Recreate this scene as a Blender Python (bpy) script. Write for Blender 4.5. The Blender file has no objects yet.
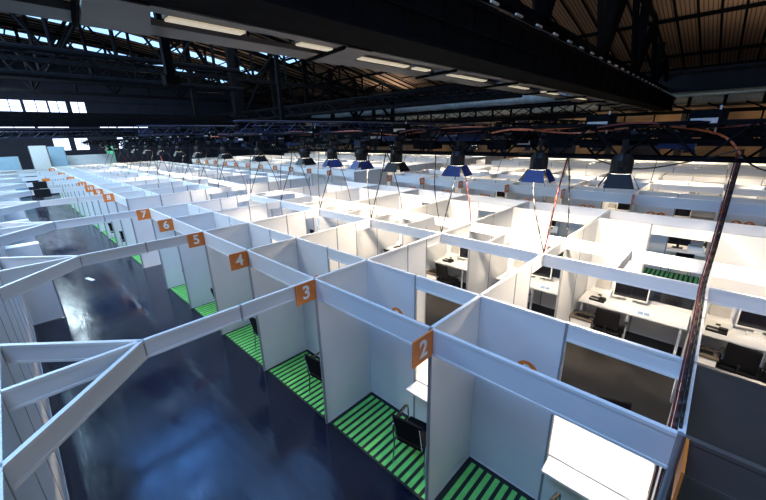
import bpy, bmesh, math, random
from mathutils import Vector, Matrix
R = math.radians
random.seed(4)
COL = bpy.context.scene.collection

# ------------------------------------------------------------------ materials
def mat(name, col, rough=.5, metal=0., noise=0., nscale=6., emit=None, estr=0., bump=0., spec=.5):
    m = bpy.data.materials.new(name); m.use_nodes = True
    nt = m.node_tree; b = nt.nodes['Principled BSDF']
    b.inputs['Base Color'].default_value = (*col, 1); b.inputs['Roughness'].default_value = rough
    b.inputs['Metallic'].default_value = metal
    b.inputs['Specular IOR Level'].default_value = spec
    tc = nt.nodes.new('ShaderNodeTexCoord'); n = nt.nodes.new('ShaderNodeTexNoise')
    n.inputs['Scale'].default_value = nscale; n.inputs['Detail'].default_value = 5
    nt.links.new(tc.outputs['Object'], n.inputs['Vector'])
    if noise:
        r = nt.nodes.new('ShaderNodeValToRGB')
        r.color_ramp.elements[0].position = .3; r.color_ramp.elements[1].position = .7
        r.color_ramp.elements[0].color = (*[c * (1 - noise) for c in col], 1)
        r.color_ramp.elements[1].color = (*[min(1, c * (1 + noise)) for c in col], 1)
        nt.links.new(n.outputs['Fac'], r.inputs['Fac']); nt.links.new(r.outputs['Color'], b.inputs['Base Color'])
    if bump:
        bp = nt.nodes.new('ShaderNodeBump'); bp.inputs['Strength'].default_value = bump
        bp.inputs['Distance'].default_value = .01
        nt.links.new(n.outputs['Fac'], bp.inputs['Height']); nt.links.new(bp.outputs['Normal'], b.inputs['Normal'])
    if emit:
        b.inputs['Emission Color'].default_value = (*emit, 1); b.inputs['Emission Strength'].default_value = estr
    return m
M = dict(
    stafffloor=mat('matte_dark_floor', (.010, .0085, .0075), .65, noise=.5, nscale=1.5),
    panel_darkened=mat('darkened_panel', (.12, .10, .085), .5, noise=.15, nscale=1.2),  # darkness of the right-hand bays put into the panel colour
    panel=mat('white_laminate', (.74, .75, .76), .42, noise=.03, nscale=1.3),
    alu=mat('aluminium', (.36, .37, .40), .4, .5),
    rail=mat('white_rail', (.82, .82, .8), .4, noise=.02),
    desk=mat('white_desk', (.85, .84, .8), .35, noise=.02),
    orange=mat('orange_sign', (.80, .22, .03), .45, noise=.08),
    numeral=mat('white_numeral', (.9, .88, .85), .5),
    black=mat('black_plastic', (.008, .008, .009), .5, noise=.2, spec=.25),
    fabric=mat('black_fabric', (.005, .005, .006), .9, noise=.3, nscale=60, spec=.12),
    chrome=mat('chrome', (.55, .55, .56), .22, 1.),
    screen=mat('dark_screen', (.008, .008, .012), .12),
    white_plastic=mat('white_plastic', (.78, .77, .73), .4, noise=.03),
    grey_plastic=mat('grey_plastic', (.3, .29, .27), .5, noise=.1),
    brown=mat('brown_box', (.10, .075, .055), .55, noise=.2),
    steel=mat('black_steel', (.005, .0055, .007), .85, .0, noise=.35, nscale=3, spec=.03),
    steel_bluelit=mat('black_steel_bluelit', (.010, .018, .06), .4, .3, noise=.3),  # blue light on the truss steel is put into its colour
    greysteel=mat('grey_painted_steel', (.12, .11, .105), .55, noise=.15, nscale=2),
    palesteel=mat('pale_pipe', (.62, .6, .58), .4, .3, noise=.1),
    duct=mat('galvanised_duct', (.40, .52, .66), .4, .35, noise=.2, nscale=2),
    ribduct=mat('ribbed_duct', (.62, .56, .42), .45, .4, noise=.15, nscale=8),
    ledge=mat('beige_ledge', (.36, .32, .24), .7, noise=.15),
    wallbrown=mat('brown_wall', (.33, .21, .12), .8, noise=.25, nscale=1),
    walldark=mat('dark_wall', (.010, .013, .03), .7, noise=.3, nscale=1),
    blackcable=mat('black_cable', (.012, .011, .012), .5),
    redcable=mat('red_cable', (.13, .014, .012), .5, noise=.1),
    orangecable=mat('orange_cable', (.6, .16, .07), .5, noise=.1),
    flap_reflection=mat('flap_blue_reflection', (.012, .03, .14), .5, noise=.15),  # blue reflection on some barn doors, painted into the flap colour
    blue_print=mat('blue_print', (.25, .38, .6), .6, noise=.3, nscale=40),
    paper=mat('paper', (.85, .86, .86), .7),
    green=mat('green_strip', (.15, .58, .12), .55, noise=.12, nscale=9),
    matblack=mat('mat_black', (.008, .012, .010), .7, noise=.2),
    skyglass=mat('sky_glass', (.4, .5, .6), .2, emit=(.33, .60, 1.), estr=1.7),
    winglass=mat('window_glass', (.5, .55, .7), .2, emit=(.62, .72, 1.), estr=2.6),
    tube=mat('lamp_diffuser', (.8, .75, .6), .5, emit=(1., .84, .6), estr=.42),
    lens=mat('lamp_lens', (.9, .9, .85), .3, emit=(1., .92, .8), estr=5.),
    board_white=mat('board_white', (.62, .68, .72), .6, noise=.05),
    board_blue=mat('board_blue', (.26, .42, .56), .6, noise=.08),
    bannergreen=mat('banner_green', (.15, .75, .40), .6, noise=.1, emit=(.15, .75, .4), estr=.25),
)
# dark polished hall floor
def floor_mat():
    m = bpy.data.materials.new('dark_polished_floor'); m.use_nodes = True
    nt = m.node_tree; b = nt.nodes['Principled BSDF']; L = nt.links
    tc = nt.nodes.new('ShaderNodeTexCoord'); mp = nt.nodes.new('ShaderNodeMapping')
    mp.inputs['Scale'].default_value = (1.6, .35, 1); mp.inputs['Rotation'].default_value = (0, 0, .5)
    n = nt.nodes.new('ShaderNodeTexNoise'); n.inputs['Scale'].default_value = .8; n.inputs['Detail'].default_value = 6; n.inputs['Roughness'].default_value = .6
    L.new(tc.outputs['Object'], mp.inputs['Vector']); L.new(mp.outputs['Vector'], n.inputs['Vector'])
    r = nt.nodes.new('ShaderNodeValToRGB'); r.color_ramp.elements[0].position = .35; r.color_ramp.elements[1].position = .7
    r.color_ramp.elements[0].color = (.003, .004, .010, 1); r.color_ramp.elements[1].color = (.009, .012, .028, 1)
    L.new(n.outputs['Fac'], r.inputs['Fac']); L.new(r.outputs['Color'], b.inputs['Base Color'])
    r2 = nt.nodes.new('ShaderNodeMapRange'); r2.inputs['From Min'].default_value = .35; r2.inputs['From Max'].default_value = .68
    r2.inputs['To Min'].default_value = .26; r2.inputs['To Max'].default_value = .07
    L.new(n.outputs['Fac'], r2.inputs['Value']); L.new(r2.outputs['Result'], b.inputs['Roughness'])
    n2 = nt.nodes.new('ShaderNodeTexNoise'); n2.inputs['Scale'].default_value = 2.5; n2.inputs['Detail'].default_value = 3
    L.new(mp.outputs['Vector'], n2.inputs['Vector'])
    bp = nt.nodes.new('ShaderNodeBump'); bp.inputs['Strength'].default_value = .25; bp.inputs['Distance'].default_value = .02
    L.new(n2.outputs['Fac'], bp.inputs['Height']); L.new(bp.outputs['Normal'], b.inputs['Normal'])
    b.inputs['Specular IOR Level'].default_value = .38
    return m
M['floor'] = floor_mat()
def plank_mat():
    m = bpy.data.materials.new('brown_roof_planks'); m.use_nodes = True
    nt = m.node_tree; b = nt.nodes['Principled BSDF']; L = nt.links
    tc = nt.nodes.new('ShaderNodeTexCoord')
    w = nt.nodes.new('ShaderNodeTexWave'); w.bands_direction = 'Y'; w.inputs['Scale'].default_value = 1.6; w.inputs['Distortion'].default_value = .3
    L.new(tc.outputs['Object'], w.inputs['Vector'])
    r = nt.nodes.new('ShaderNodeValToRGB')
    r.color_ramp.elements[0].position = .0; r.color_ramp.elements[0].color = (.045, .028, .018, 1)
    r.color_ramp.elements[1].position = .35; r.color_ramp.elements[1].color = (.27, .175, .11, 1)
    L.new(w.outputs['Fac'], r.inputs['Fac']); L.new(r.outputs['Color'], b.inputs['Base Color'])
    b.inputs['Roughness'].default_value = .8
    return m
M['planks'] = plank_mat()

# ------------------------------------------------------------------ mesh helpers
class MB:
    def __init__(s): s.v = []; s.f = []; s.m = []; s.mats = []
    def mi(s, m):
        if m not in s.mats: s.mats.append(m)
        return s.mats.index(m)
    def hexa(s, pts, m):
        b = len(s.v); s.v += [tuple(p) for p in pts]; i = s.mi(m)
        for f in ((0, 3, 2, 1), (4, 5, 6, 7), (0, 1, 5, 4), (1, 2, 6, 5), (2, 3, 7, 6), (3, 0, 4, 7)):
            s.f.append(tuple(b + k for k in f)); s.m.append(i)
        return s
    def box(s, x0, x1, y0, y1, z0, z1, m):
        if x0 > x1: x0, x1 = x1, x0
        if y0 > y1: y0, y1 = y1, y0
        if z0 > z1: z0, z1 = z1, z0
        return s.hexa([(x0, y0, z0), (x1, y0, z0), (x1, y1, z0), (x0, y1, z0), (x0, y0, z1), (x1, y0, z1), (x1, y1, z1), (x0, y1, z1)], m)
    def obox(s, c, size, rot, m):           # rot: Matrix 3x3
        c = Vector(c); h = [k / 2 for k in size]
        P = [c + rot @ Vector((sx * h[0], sy * h[1], sz * h[2])) for sz in (-1, 1) for sx, sy in ((-1, -1), (1, -1), (1, 1), (-1, 1))]
        return s.hexa(P, m)
    def tube(s, a, b, r, m, n=6, r2=None):
        a = Vector(a); b = Vector(b); d = (b - a)
        if d.length < 1e-6: return s
        d.normalize(); u = d.orthogonal().normalized(); w = d.cross(u); base = len(s.v); i = s.mi(m)
        r2 = r if r2 is None else r2
        for p, rr in ((a, r), (b, r2)):
            for k in range(n):
                t = 2 * math.pi * (k + .5) / n; s.v.append(tuple(p + (u * math.cos(t) + w * math.sin(t)) * rr))
        for k in range(n):
            s.f.append((base + k, base + (k + 1) % n, base + n + (k + 1) % n, base + n + k)); s.m.append(i)
        s.f.append(tuple(base + k for k in reversed(range(n)))); s.m.append(i)
        s.f.append(tuple(base + n + k for k in range(n))); s.m.append(i)
        return s
    def path(s, pts, r, m, n=6):
        for a, b in zip(pts, pts[1:]): s.tube(a, b, r, m, n)
        return s
    def mesh(s, name, bevel=0, smooth=False):
        me = bpy.data.meshes.new(name); me.from_pydata(s.v, [], s.f)
        for m in s.mats: me.materials.append(M[m])
        for p, i in zip(me.polygons, s.m): p.material_index = i
        if bevel:
            bm = bmesh.new(); bm.from_mesh(me)
            bmesh.ops.bevel(bm, geom=bm.edges[:], offset=bevel, segments=2, affect='EDGES', profile=.5)
            bm.to_mesh(me); bm.free()
        if smooth:
            for p in me.polygons: p.use_smooth = True
        me.update(); return me
def catmull(P, n=6):
    P = [Vector(p) for p in P]; Q = [P[0]] + P + [P[-1]]; out = []
    for i in range(1, len(Q) - 2):
        a, b, c, d = Q[i - 1:i + 3]
        for k in range(n):
            t = k / n
            out.append(.5 * ((2 * b) + (c - a) * t + (2 * a - 5 * b + 4 * c - d) * t * t + (3 * b - a - 3 * c + d) * t ** 3))
    out.append(P[-1]); return out

def link(o, parent=None):
    COL.objects.link(o)
    if parent is not None: o.parent = parent
    return o
def obj(name, me, parent=None, loc=(0, 0, 0), rot=(0, 0, 0)):
    if isinstance(me, MB): me = me.mesh(name)
    o = bpy.data.objects.new(name, me); o.location = loc; o.rotation_euler = rot
    return link(o, parent)
def tag(o, label, cat, group=None, kind=None):
    o['label'] = label; o['category'] = cat
    if group: o['group'] = group
    o['kind'] = kind or 'thing'
    return o
def thing(name, label, cat, loc=(0, 0, 0), rz=0, group=None):
    o = bpy.data.objects.new(name, None); o.empty_display_size = .1
    o.location = loc; o.rotation_euler = (0, 0, rz); link(o)
    return tag(o, label, cat, group)
def struct(name, me, loc=(0, 0, 0)):
    o = obj(name, me, None, loc); o['kind'] = 'structure'; return o
def dup(root, loc, rz, label, group=None):
    r = root.copy(); COL.objects.link(r); r.location = loc; r.rotation_euler = (0, 0, rz); r['label'] = label
    if group: r['group'] = group
    for ch in list(root.children):
        c = ch.copy(); COL.objects.link(c); c.parent = r
        for g in list(ch.children):
            d = g.copy(); COL.objects.link(d); d.parent = c
    return r
class Kind:
    """builds the first one with its parts, copies it afterwards"""
    def __init__(s, make, sc=1.): s.make = make; s.first = None; s.sc = sc
    def put(s, loc, rz, label, group=None):
        if s.first is None:
            s.first = s.make(); r = s.first; r.location = loc; r.scale = (s.sc,) * 3; r.rotation_euler = (0, 0, rz); r['label'] = label
            if group: r['group'] = group
            return r
        return dup(s.first, loc, rz, label, group)

# ------------------------------------------------------------------ layout (metres)
Y = 1.966; HALF = Y / 2; H = 2.5; FH = .30; BH = .20      # front fascia height, other beam height
XA, XB, XC, XD, XE, XF = 0., 1.0, 3.03, 4.17, 6.30, 7.37
PITCH = 10.27; XL = -3.03
ORD = ['zeroth', 'first', 'second', 'third', 'fourth', 'fifth', 'sixth', 'seventh', 'eighth', 'ninth', 'tenth', 'eleventh', 'twelfth', 'thirteenth']
BLK = ['nearest block', 'second block', 'rearmost block']

# shared meshes -------------------------------------------------------------
_c = {}
def pm(key, fn):
    if key not in _c: _c[key] = fn()
    return _c[key]
T = .014
def m_panel_x(l, z0=0., z1=H):   # panel along +x starting at 0
    return pm(('px', l, z0, z1), lambda: MB().box(.015, l - .015, -T, T, z0 + .02, z1 - .025, 'panel')
              .box(.015, l - .015, -.02, .02, z1 - .03, z1, 'rail').box(.015, l - .015, -.02, .02, z0, z0 + .03, 'rail').mesh('panel'))
def m_panel_y(l, z0=0., z1=H):
    return pm(('py', l, z0, z1), lambda: MB().box(-T, T, .015, l - .015, z0 + .02, z1 - .025, 'panel')
              .box(-.02, .02, .015, l - .015, z1 - .03, z1, 'rail').box(-.02, .02, .015, l - .015, z0, z0 + .03, 'rail').mesh('panel'))
def m_post(z0=0., z1=H):
    return pm(('post', z0, z1), lambda: MB().tube((0, 0, z0), (0, 0, z1 + .002), .021, 'alu', 8).mesh('post'))

def divider(xs, x_header, x0, y, label, group, detail):
    """xs: post positions of full panels; x_header: extra header-only end"""
    if detail:
        t = thing('divider_wall', label, 'partition', (x0 + xs[0], y, 0), 0, group)
        for a, b in zip(xs, xs[1:]): obj('panel', m_panel_x(round(b - a, 3)), t, (a - xs[0], 0, 0))
        for a in xs: obj('post', m_post(), t, (a - xs[0], 0, 0))
        if x_header: obj('header_panel', m_panel_x(round(x_header - xs[-1], 3), H - BH), t, (xs[-1] - xs[0], 0, 0))
        return t
    def mk():
        b = MB()
        b.box(0, xs[-1] - xs[0], -T, T, 0, H - .03, 'panel').box(0, xs[-1] - xs[0], -.02, .02, H - .03, H, 'rail')
        for a in xs: b.box(a - xs[0] - .02, a - xs[0] + .02, -.022, .022, 0, H + .002, 'alu')
        if x_header: b.box(xs[-1] - xs[0], x_header - xs[0], -T, T, H - BH, H, 'panel')
        return b.mesh('divider_wall')
    return tag(obj('divider_wall', pm(('div', tuple(xs), x_header), mk), None, (x0 + xs[0], y, 0)), label, 'partition', group)

def counter_wall(x, y, side, label, group, detail):
    """2 m wide back wall from y to y+Y: near half opening with counter ledge, far half panel. side=-1 ledge to -x"""
    lx = side
    if detail:
        t = thing('counter_wall', label, 'partition', (x, y, 0), 0, group)
        obj('panel', m_panel_y(HALF), t, (0, HALF, 0))
        obj('sill_panel', m_panel_y(HALF, 0, .74), t)
        obj('header_panel', m_panel_y(HALF, H - BH, H), t)
        obj('post', m_post(), t, (0, HALF, 0)); 
        obj('ledge', pm(('ledge', side), lambda: MB().box(lx * .035, lx * .25, .03, HALF - .03, .725, .755, 'desk').mesh('ledge')), t)
        return t
    def mk():
        return (MB().box(-T, T, HALF, Y - .02, 0, H, 'panel').box(-T, T, .02, HALF, 0, .74, 'panel').box(-T, T, .02, HALF, H - BH, H, 'panel')
                .box(-.02, .02, HALF - .02, HALF + .02, 0, H, 'alu').box(lx * .03, lx * .25, .03, HALF - .03, .725, .755, 'desk').mesh('counter_wall'))
    return tag(obj('counter_wall', pm(('cw', side), mk), None, (x, y, 0)), label, 'partition', group)

def fascia(x, y, label, group, detail, h=FH):
    if detail:
        t = thing('fascia_beam', label, 'beam', (x, y, H - h), 0, group)
        obj('fascia_panel', pm(('fp', h), lambda: MB().box(-T, T, .019, Y - .019, .02, h - .02, 'panel')
            .box(-.019, .019, .019, Y - .019, h - .03, h - .001, 'rail').box(-.019, .019, .019, Y - .019, 0, .025, 'rail').mesh('fascia_panel')), t)
        return t
    return tag(obj('fascia_beam', pm(('fps', h), lambda: MB().box(-T, T, .019, Y - .019, 0, h - .03, 'panel').box(-.019, .019, .019, Y - .019, h - .03, h - .001, 'rail').mesh('fascia_beam')),
                   None, (x, y, H - h)), label, 'beam', group)
def cross_fascia(x, y, label, group):
    return tag(obj('cross_beam', pm('cf', lambda: MB().box(.0, XD - XC, -T, T, 0, BH - .03, 'panel').box(.0, XD - XC, -.02, .02, BH - .03, BH, 'rail').mesh('cross_beam')),
                   None, (x, y, H - BH)), label, 'beam', group)

# digits ---------------------------------------------------------------------
def numeral(txt, size):
    def mk():
        cu = bpy.data.curves.new('numeral', 'FONT'); cu.body = txt; cu.size = size; cu.align_x = 'CENTER'; cu.align_y = 'CENTER'
        cu.extrude = .002; cu.offset = size * .022; cu.materials.append(M['numeral'])
        to = bpy.data.objects.new('numeral', cu); COL.objects.link(to); me = bpy.data.meshes.new_from_object(to); me.name = 'numeral'; bpy.data.objects.remove(to); return me
    return pm(('num', txt, size), mk)
def flag_sign(x, y, n, label):
    t = thing('number_sign', label, 'sign', (x, y - .034, H), 0, 'orange number signs along the booth rows')
    obj('sign_plate', pm('plate', lambda: MB().box(-.335, -.015, -.008, .008, -.29, .0, 'orange').mesh('sign_plate', .002)), t)
    if n: obj('numeral', numeral(n, .26 if len(n) == 1 else .21), t, (-.175, -.0105, -.145), (R(90), 0, 0))
    return t
def disc(x, y, z, n, label):
    t = thing('number_disc', label, 'sticker', (x - .016, y, z), 0, 'orange number discs on the back panels')
    for i, ch in enumerate(n):
        off = (len(n) - 1) * .13 - i * .26
        pl = obj('disc', pm('disc', lambda: MB().tube((0, 0, 0), (-.004, 0, 0), .125, 'orange', 28).mesh('disc')), t, (0, off, 0))
        obj('numeral', numeral(ch, .2), pl, (-.0065, 0, 0), (R(90), 0, R(-90)))
    return t

# furniture ------------------------------------------------------------------
def mk_mat():
    b = MB().box(.02, XB - .02, .03, Y - .03, 0.001, .012, 'matblack'); n = 16; p = (Y - .1) / n
    for i in range(n): b.box(.05, XB - .09, .05 + p * i, .05 + p * i + p * .56, .012, .020, 'green')
    return b.mesh('striped_mat')
def mk_visitor_chair():
    t = thing('visitor_chair', '', 'chair')
    s = obj('seat', MB().box(-.22, .22, -.22, .22, .42, .47, 'fabric').mesh('seat', .015), t)
    b = MB(); rot = Matrix.Rotation(R(-10), 3, 'Y'); b.obox((-.25, 0, .70), (.035, .42, .38), rot, 'fabric')
    obj('backrest', b.mesh('backrest', .012), t)
    for sx in (-1, 1):
        for sy in (-1, 1):
            obj('leg', MB().tube((sx * .2, sy * .23, .43), (sx * .24, sy * .24, 0.02), .011, 'chrome', 8).mesh('leg'), t)
    for sy in (-1, 1):
        P = catmull([(.2, sy * .245, .43), (.21, sy * .26, .62), (.15, sy * .26, .67), (-.12, sy * .26, .67), (-.21, sy * .25, .62), (-.22, sy * .235, .43)], 4)
        a = obj('armrest', MB().path(P, .011, 'chrome', 8).mesh('armrest'), t)
        obj('arm_pad', MB().box(-.13, .16, sy * .26 - .022, sy * .26 + .022, .672, .695, 'black').mesh('arm_pad', .008), a)
    for sy in (-1, 1): obj('back_post', MB().tube((-.21, sy * .19, .43), (-.30, sy * .19, .86), .011, 'chrome', 8).mesh('back_post'), t)
    return t
def mk_office_chair():
    t = thing('office_chair', '', 'chair')
    b = MB()
    for k in range(5):
        a = 2 * math.pi * k / 5; b.tube((0, 0, .10), (.27 * math.cos(a), .27 * math.sin(a), .07), .022, 'chrome', 8, .014)
    obj('star_base', b.mesh('star_base'), t)
    for k in range(5):
        a = 2 * math.pi * k / 5; c = (.27 * math.cos(a), .27 * math.sin(a))
        obj('castor', MB().tube((c[0] - .012, c[1] - .02, .032), (c[0] + .012, c[1] + .02, .032), .03, 'black', 12).mesh('castor'), t)
    obj('gas_column', MB().tube((0, 0, .1), (0, 0, .42), .025, 'black', 12).mesh('gas_column'), t)
    obj('seat', MB().box(-.23, .23, -.23, .23, .42, .49, 'fabric').mesh('seat', .025), t)
    bk = MB(); bk.obox((-.25, 0, .76), (.05, .42, .42), Matrix.Rotation(R(-9), 3, 'Y'), 'fabric')
    obj('backrest', bk.mesh('backrest', .022), t)
    obj('back_bar', MB().path([(-.1, 0, .41), (-.25, 0, .42), (-.28, 0, .62)], .016, 'black', 8).mesh('back_bar'), t)
    for sy in (-1, 1):
        obj('armrest', MB().path([(-.02, sy * .2, .42), (-.02, sy * .27, .45), (-.02, sy * .27, .64)], .012, 'black', 8).box(-.14, .1, sy * .27 - .03, sy * .27 + .03, .64, .665, 'black').mesh('armrest'), t)
    return t
def mk_desk(dp):
    def f():
        t = thing('desk', '', 'desk')          # back edge at x=0, extends to -x by dp, along +y 0..L
        L = Y - .08
        obj('desk_top', MB().box(-dp, 0, 0, L, .722, .75, 'desk').mesh('desk_top', .004), t)
        for (a, b_) in ((-dp + .06, .08), (-dp + .06, L / 2), (-dp + .06, L - .08), (-.08, .08), (-.08, L - .08)):
            obj('leg', MB().tube((a, b_, 0), (a, b_, .722), .024, 'rail', 10).mesh('leg'), t)
        return t
    return f
def mk_monitor():
    t = thing('monitor', '', 'monitor')        # screen faces -x
    obj('housing', MB().box(-.02, .02, -.28, .28, .09, .44, 'white_plastic').mesh('housing', .006), t)
    obj('screen', MB().box(-.024, -.0195, -.262, .262, .125, .425, 'screen').mesh('screen'), t)
    obj('stand', MB().box(.0, .035, -.05, .05, .02, .2, 'white_plastic').mesh('stand', .005), t)
    obj('foot', MB().box(-.09, .09, -.13, .13, 0, .018, 'white_plastic').mesh('foot', .005), t)
    return t
def mk_monitor_black():
    t = thing('monitor', '', 'monitor')
    obj('housing', MB().box(-.02, .02, -.28, .28, .09, .44, 'black').mesh('housing', .006), t)
    obj('screen', MB().box(-.024, -.0195, -.268, .268, .105, .43, 'screen').mesh('screen'), t)
    obj('stand', MB().box(.0, .035, -.03, .03, .02, .2, 'black').mesh('stand', .005), t)
    obj('foot', MB().box(-.09, .09, -.12, .12, 0, .016, 'black').mesh('foot', .005), t)
    return t
def mk_printer():
    t = thing('printer', '', 'printer')
    obj('body', MB().box(-.12, .14, -.17, .17, 0, .14, 'white_plastic').mesh('body', .015), t)
    b = MB(); b.obox((.10, 0, .21), (.02, .26, .2), Matrix.Rotation(R(22), 3, 'Y'), 'grey_plastic')
    obj('paper_tray', b.mesh('paper_tray', .005), t)
    obj('output_slot', MB().box(-.125, -.119, -.03, .03, .06, .09, 'black').mesh('output_slot'), t)
    return t
def mk_terminal():
    t = thing('card_terminal', '', 'device')
    obj('body', MB().box(-.09, .09, -.15, .15, 0, .045, 'black').mesh('body', .008), t)
    obj('cradle', MB().box(-.02, .07, -.15, -.02, .045, .085, 'black').mesh('cradle', .008), t)
    obj('keypad', MB().box(-.075, -.03, -.02, .13, .045, .048, 'grey_plastic').mesh('keypad'), t)
    return t
def mk_keyboard():
    t = thing('keyboard', '', 'keyboard')
    obj('base', MB().box(-.065, .065, -.21, .21, 0, .015, 'white_plastic').mesh('base', .003), t)
    b = MB()
    for r in range(4):
        for c in range(14): b.box(-.055 + r * .028, -.032 + r * .028, -.2 + c * .0288, -.176 + c * .0288, .015, .02, 'paper')
    obj('keys', b.mesh('keys'), t)
    return t
def mk_bin():
    t = thing('paper_bin', '', 'bin')
    b = MB().box(-.17, .17, -.2, -.18, 0, .5, 'white_plastic').box(-.17, .17, .18, .2, 0, .5, 'white_plastic').box(-.17, -.15, -.2, .2, 0, .5, 'white_plastic').box(.15, .17, -.2, .2, 0, .5, 'white_plastic').box(-.17, .17, -.2, .2, 0, .02, 'white_plastic')
    obj('body', b.mesh('body'), t)
    l = MB().box(-.19, .19, -.22, -.14, .5, .54, 'brown').box(-.19, .19, .14, .22, .5, .54, 'brown').box(-.19, -.1, -.14, .14, .5, .54, 'brown').box(.1, .19, -.14, .14, .5, .54, 'brown').box(-.1, .1, -.14, .14, .49, .505, 'black')
    obj('lid', l.mesh('lid', .004), t)
    return t
def mk_leaflet():
    return tag(obj('leaflet', MB().box(-.07, .07, -.1, -.01, 0, .003, 'blue_print').box(-.065, .075, .005, .1, 0, .003, 'blue_print').box(-.075, .08, -.105, .105, 0, .0015, 'paper').mesh('leaflet')), '', 'leaflet')
def mk_paper():
    return tag(obj('paper_sheet', MB().box(-.1, .1, -.15, .15, 0, .002, 'paper').mesh('paper_sheet')), '', 'paper')
def mk_dispenser():
    t = thing('soap_dispenser', '', 'dispenser')
    obj('back_plate', MB().box(-.01, .0, -.05, .05, -.32, .0, 'paper').mesh('back_plate', .003), t)
    obj('bottle', MB().tube((-.05, 0, -.38), (-.05, 0, -.2), .035, 'paper', 12).mesh('bottle'), t)
    obj('drip_tray', MB().box(-.09, 0, -.05, .05, -.42, -.395, 'black').mesh('drip_tray', .003), t)
    return t
K_vchair, K_ochair, K_desk = Kind(mk_visitor_chair), Kind(mk_office_chair), Kind(mk_desk(.72))
K_mon, K_monb, K_prn, K_term, K_kb, K_bin = Kind(mk_monitor, 1.12), Kind(mk_monitor_black, 1.12), Kind(mk_printer, 1.15), Kind(mk_terminal), Kind(mk_keyboard), Kind(mk_bin)
K_leaf, K_pap, K_disp = Kind(mk_leaflet), Kind(mk_paper), Kind(mk_dispenser)

# ------------------------------------------------------------------ setting: hall shell
X0, X1, YA, YB = -22., 36., -16., 60.
struct('floor', MB().box(X0, X1, YA, YB, -.1, 0, 'floor').mesh('floor'))
prof = [(-22, 12.5), (-14, 14.0), (-6, 14.6), (.6, 14.5), (8.2, 13.8), (16, 12.7), (21.4, 11.7), (27.6, 10.5), (36, 8.9)]
def zr(x):
    for (a, za), (b, zb) in zip(prof, prof[1:]):
        if x <= b: return za + (zb - za) * (x - a) / (b - a)
    return prof[-1][1]
SKY_Y = [15.5, 24.5, 33, 42, 51]; SW = 1.15
b = MB(); i = b.mi('planks')
cuts = [YA] + sum([[y - SW, y + SW] for y in SKY_Y], []) + [YB]
for q in range(0, len(cuts), 2):
    for (a, za), (c, zc) in zip(prof, prof[1:]):
        b.hexa([(a, cuts[q], za), (c, cuts[q], zc), (c, cuts[q + 1], zc), (a, cuts[q + 1], za), (a, cuts[q], za + .15), (c, cuts[q], zc + .15), (c, cuts[q + 1], zc + .15), (a, cuts[q + 1], za + .15)], 'planks')
struct('ceiling', b.mesh('ceiling'))
for n, y in enumerate(SKY_Y):
    f = MB(); g = MB()
    for (a, za), (c, zc) in zip(prof, prof[1:]):
        g.hexa([(a, y - SW, za + .01), (c, y - SW, zc + .01), (c, y + SW, zc + .01), (a, y + SW, za + .01), (a, y - SW, za + .08), (c, y - SW, zc + .08), (c, y + SW, zc + .08), (a, y + SW, za + .08)], 'skyglass' if c < 22 else 'planks')
    for k in range(24):
        x = -21 + k * 2.4; f.box(x - .06, x + .06, y - SW, y + SW, zr(x) - .05, zr(x) + .06, 'steel')
    for s in (-1, 1):
        for (a, za), (c, zc) in zip(prof, prof[1:]): f.tube((a, y + s * SW, za - .0), (c, y + s * SW, zc - .0), .05, 'steel', 4)
    fr = struct('window_%d' % (n + 1), f.mesh('window_frame')); obj('pane', g.mesh('pane'), fr)
PITCH = 10.27; XB = 1.0; XE = 6.30; Y = 1.966
for bi in range(3):
    for (ya, yb_) in ((-3 * Y, 5 * Y), (12.5, 12.5 + 12 * Y)):
        struct('floor_%d' % (bi * 2 + (ya > 0) + 1), MB().box(bi * PITCH + XB, bi * PITCH + XE, ya, yb_, 0, .004, 'stafffloor').mesh('floor'))
# walls
b = MB().box(X1, X1 + .3, YA, YB, 0, 5.9, 'wallbrown').box(X1, X1 + .3, YA, YB, 5.9, 9.2, 'walldark')
for y in range(-14, 60, 5): b.box(X1 - .12, X1, y, y + .5, 0, 5.8, 'walldark')
for y0, y1 in ((2.4, 5.2), (9, 11), (20, 23)): b.box(X1 - .05, X1, y0, y1, 0, 3.4, 'walldark')
struct('wall_right', b.mesh('wall_right'))
struct('wall_left', MB().box(X0 - .3, X0, YA, YB, 0, 12.8, 'walldark').mesh('wall_left'))
struct('wall_front', MB().box(X0, X1, YA - .3, YA, 0, 14.8, 'walldark').mesh('wall_front'))
wb = MB()
wb.box(X0, X1, YB + .1, YB + .3, 0, 14, 'walldark').box(X0, X1, YB, YB + .3, 0, 5.85, 'walldark').box(X0, X1, YB, YB + .3, 6.6, 7.55, 'walldark').box(X0, X1, YB, YB + .3, 9.15, 11.3, 'walldark').box(X0, X1, YB, YB + .3, 12.1, 14.8, 'walldark')
wb.box(14, X1, YB, YB + .3, 5.8, 9.2, 'walldark')
struct('wall_back', wb.mesh('wall_back'))
n = 8
for (z0, z1, xs) in ((11.3, 12.1, [(-8, -3), (-2.6, .6), (1.5, 3.2), (4.2, 8.5)]), (7.55, 9.15, [(-6.5, -4.2), (-4, -1.6), (-1.4, .6), (.9, 2.9), (3.1, 4.7), (5.2, 6.6)]), (5.95, 6.45, [(-6, -3), (-2.4, 1.2), (1.5, 4.4), (7.6, 9.4), (9.6, 13.2)])):
    for a, c in xs:
        fr = MB(); zc = (z0 + z1) / 2
        fr.box(a, c, YB - .03, YB, z0, z0 + .06, 'steel').box(a, c, YB - .03, YB, z1 - .06, z1, 'steel').box((a + c) / 2 - .04, (a + c) / 2 + .04, YB - .03, YB, z0, z1, 'steel')
        fr.box(a, c, YB - .03, YB, zc - .03, zc + .03, 'steel')
        w = struct('window_%d' % n, fr.mesh('window_frame')); n += 1
        obj('pane', MB().box(a, c, YB + .02, YB + .06, z0, z1, 'winglass').mesh('pane'), w)
        cv = None
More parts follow.
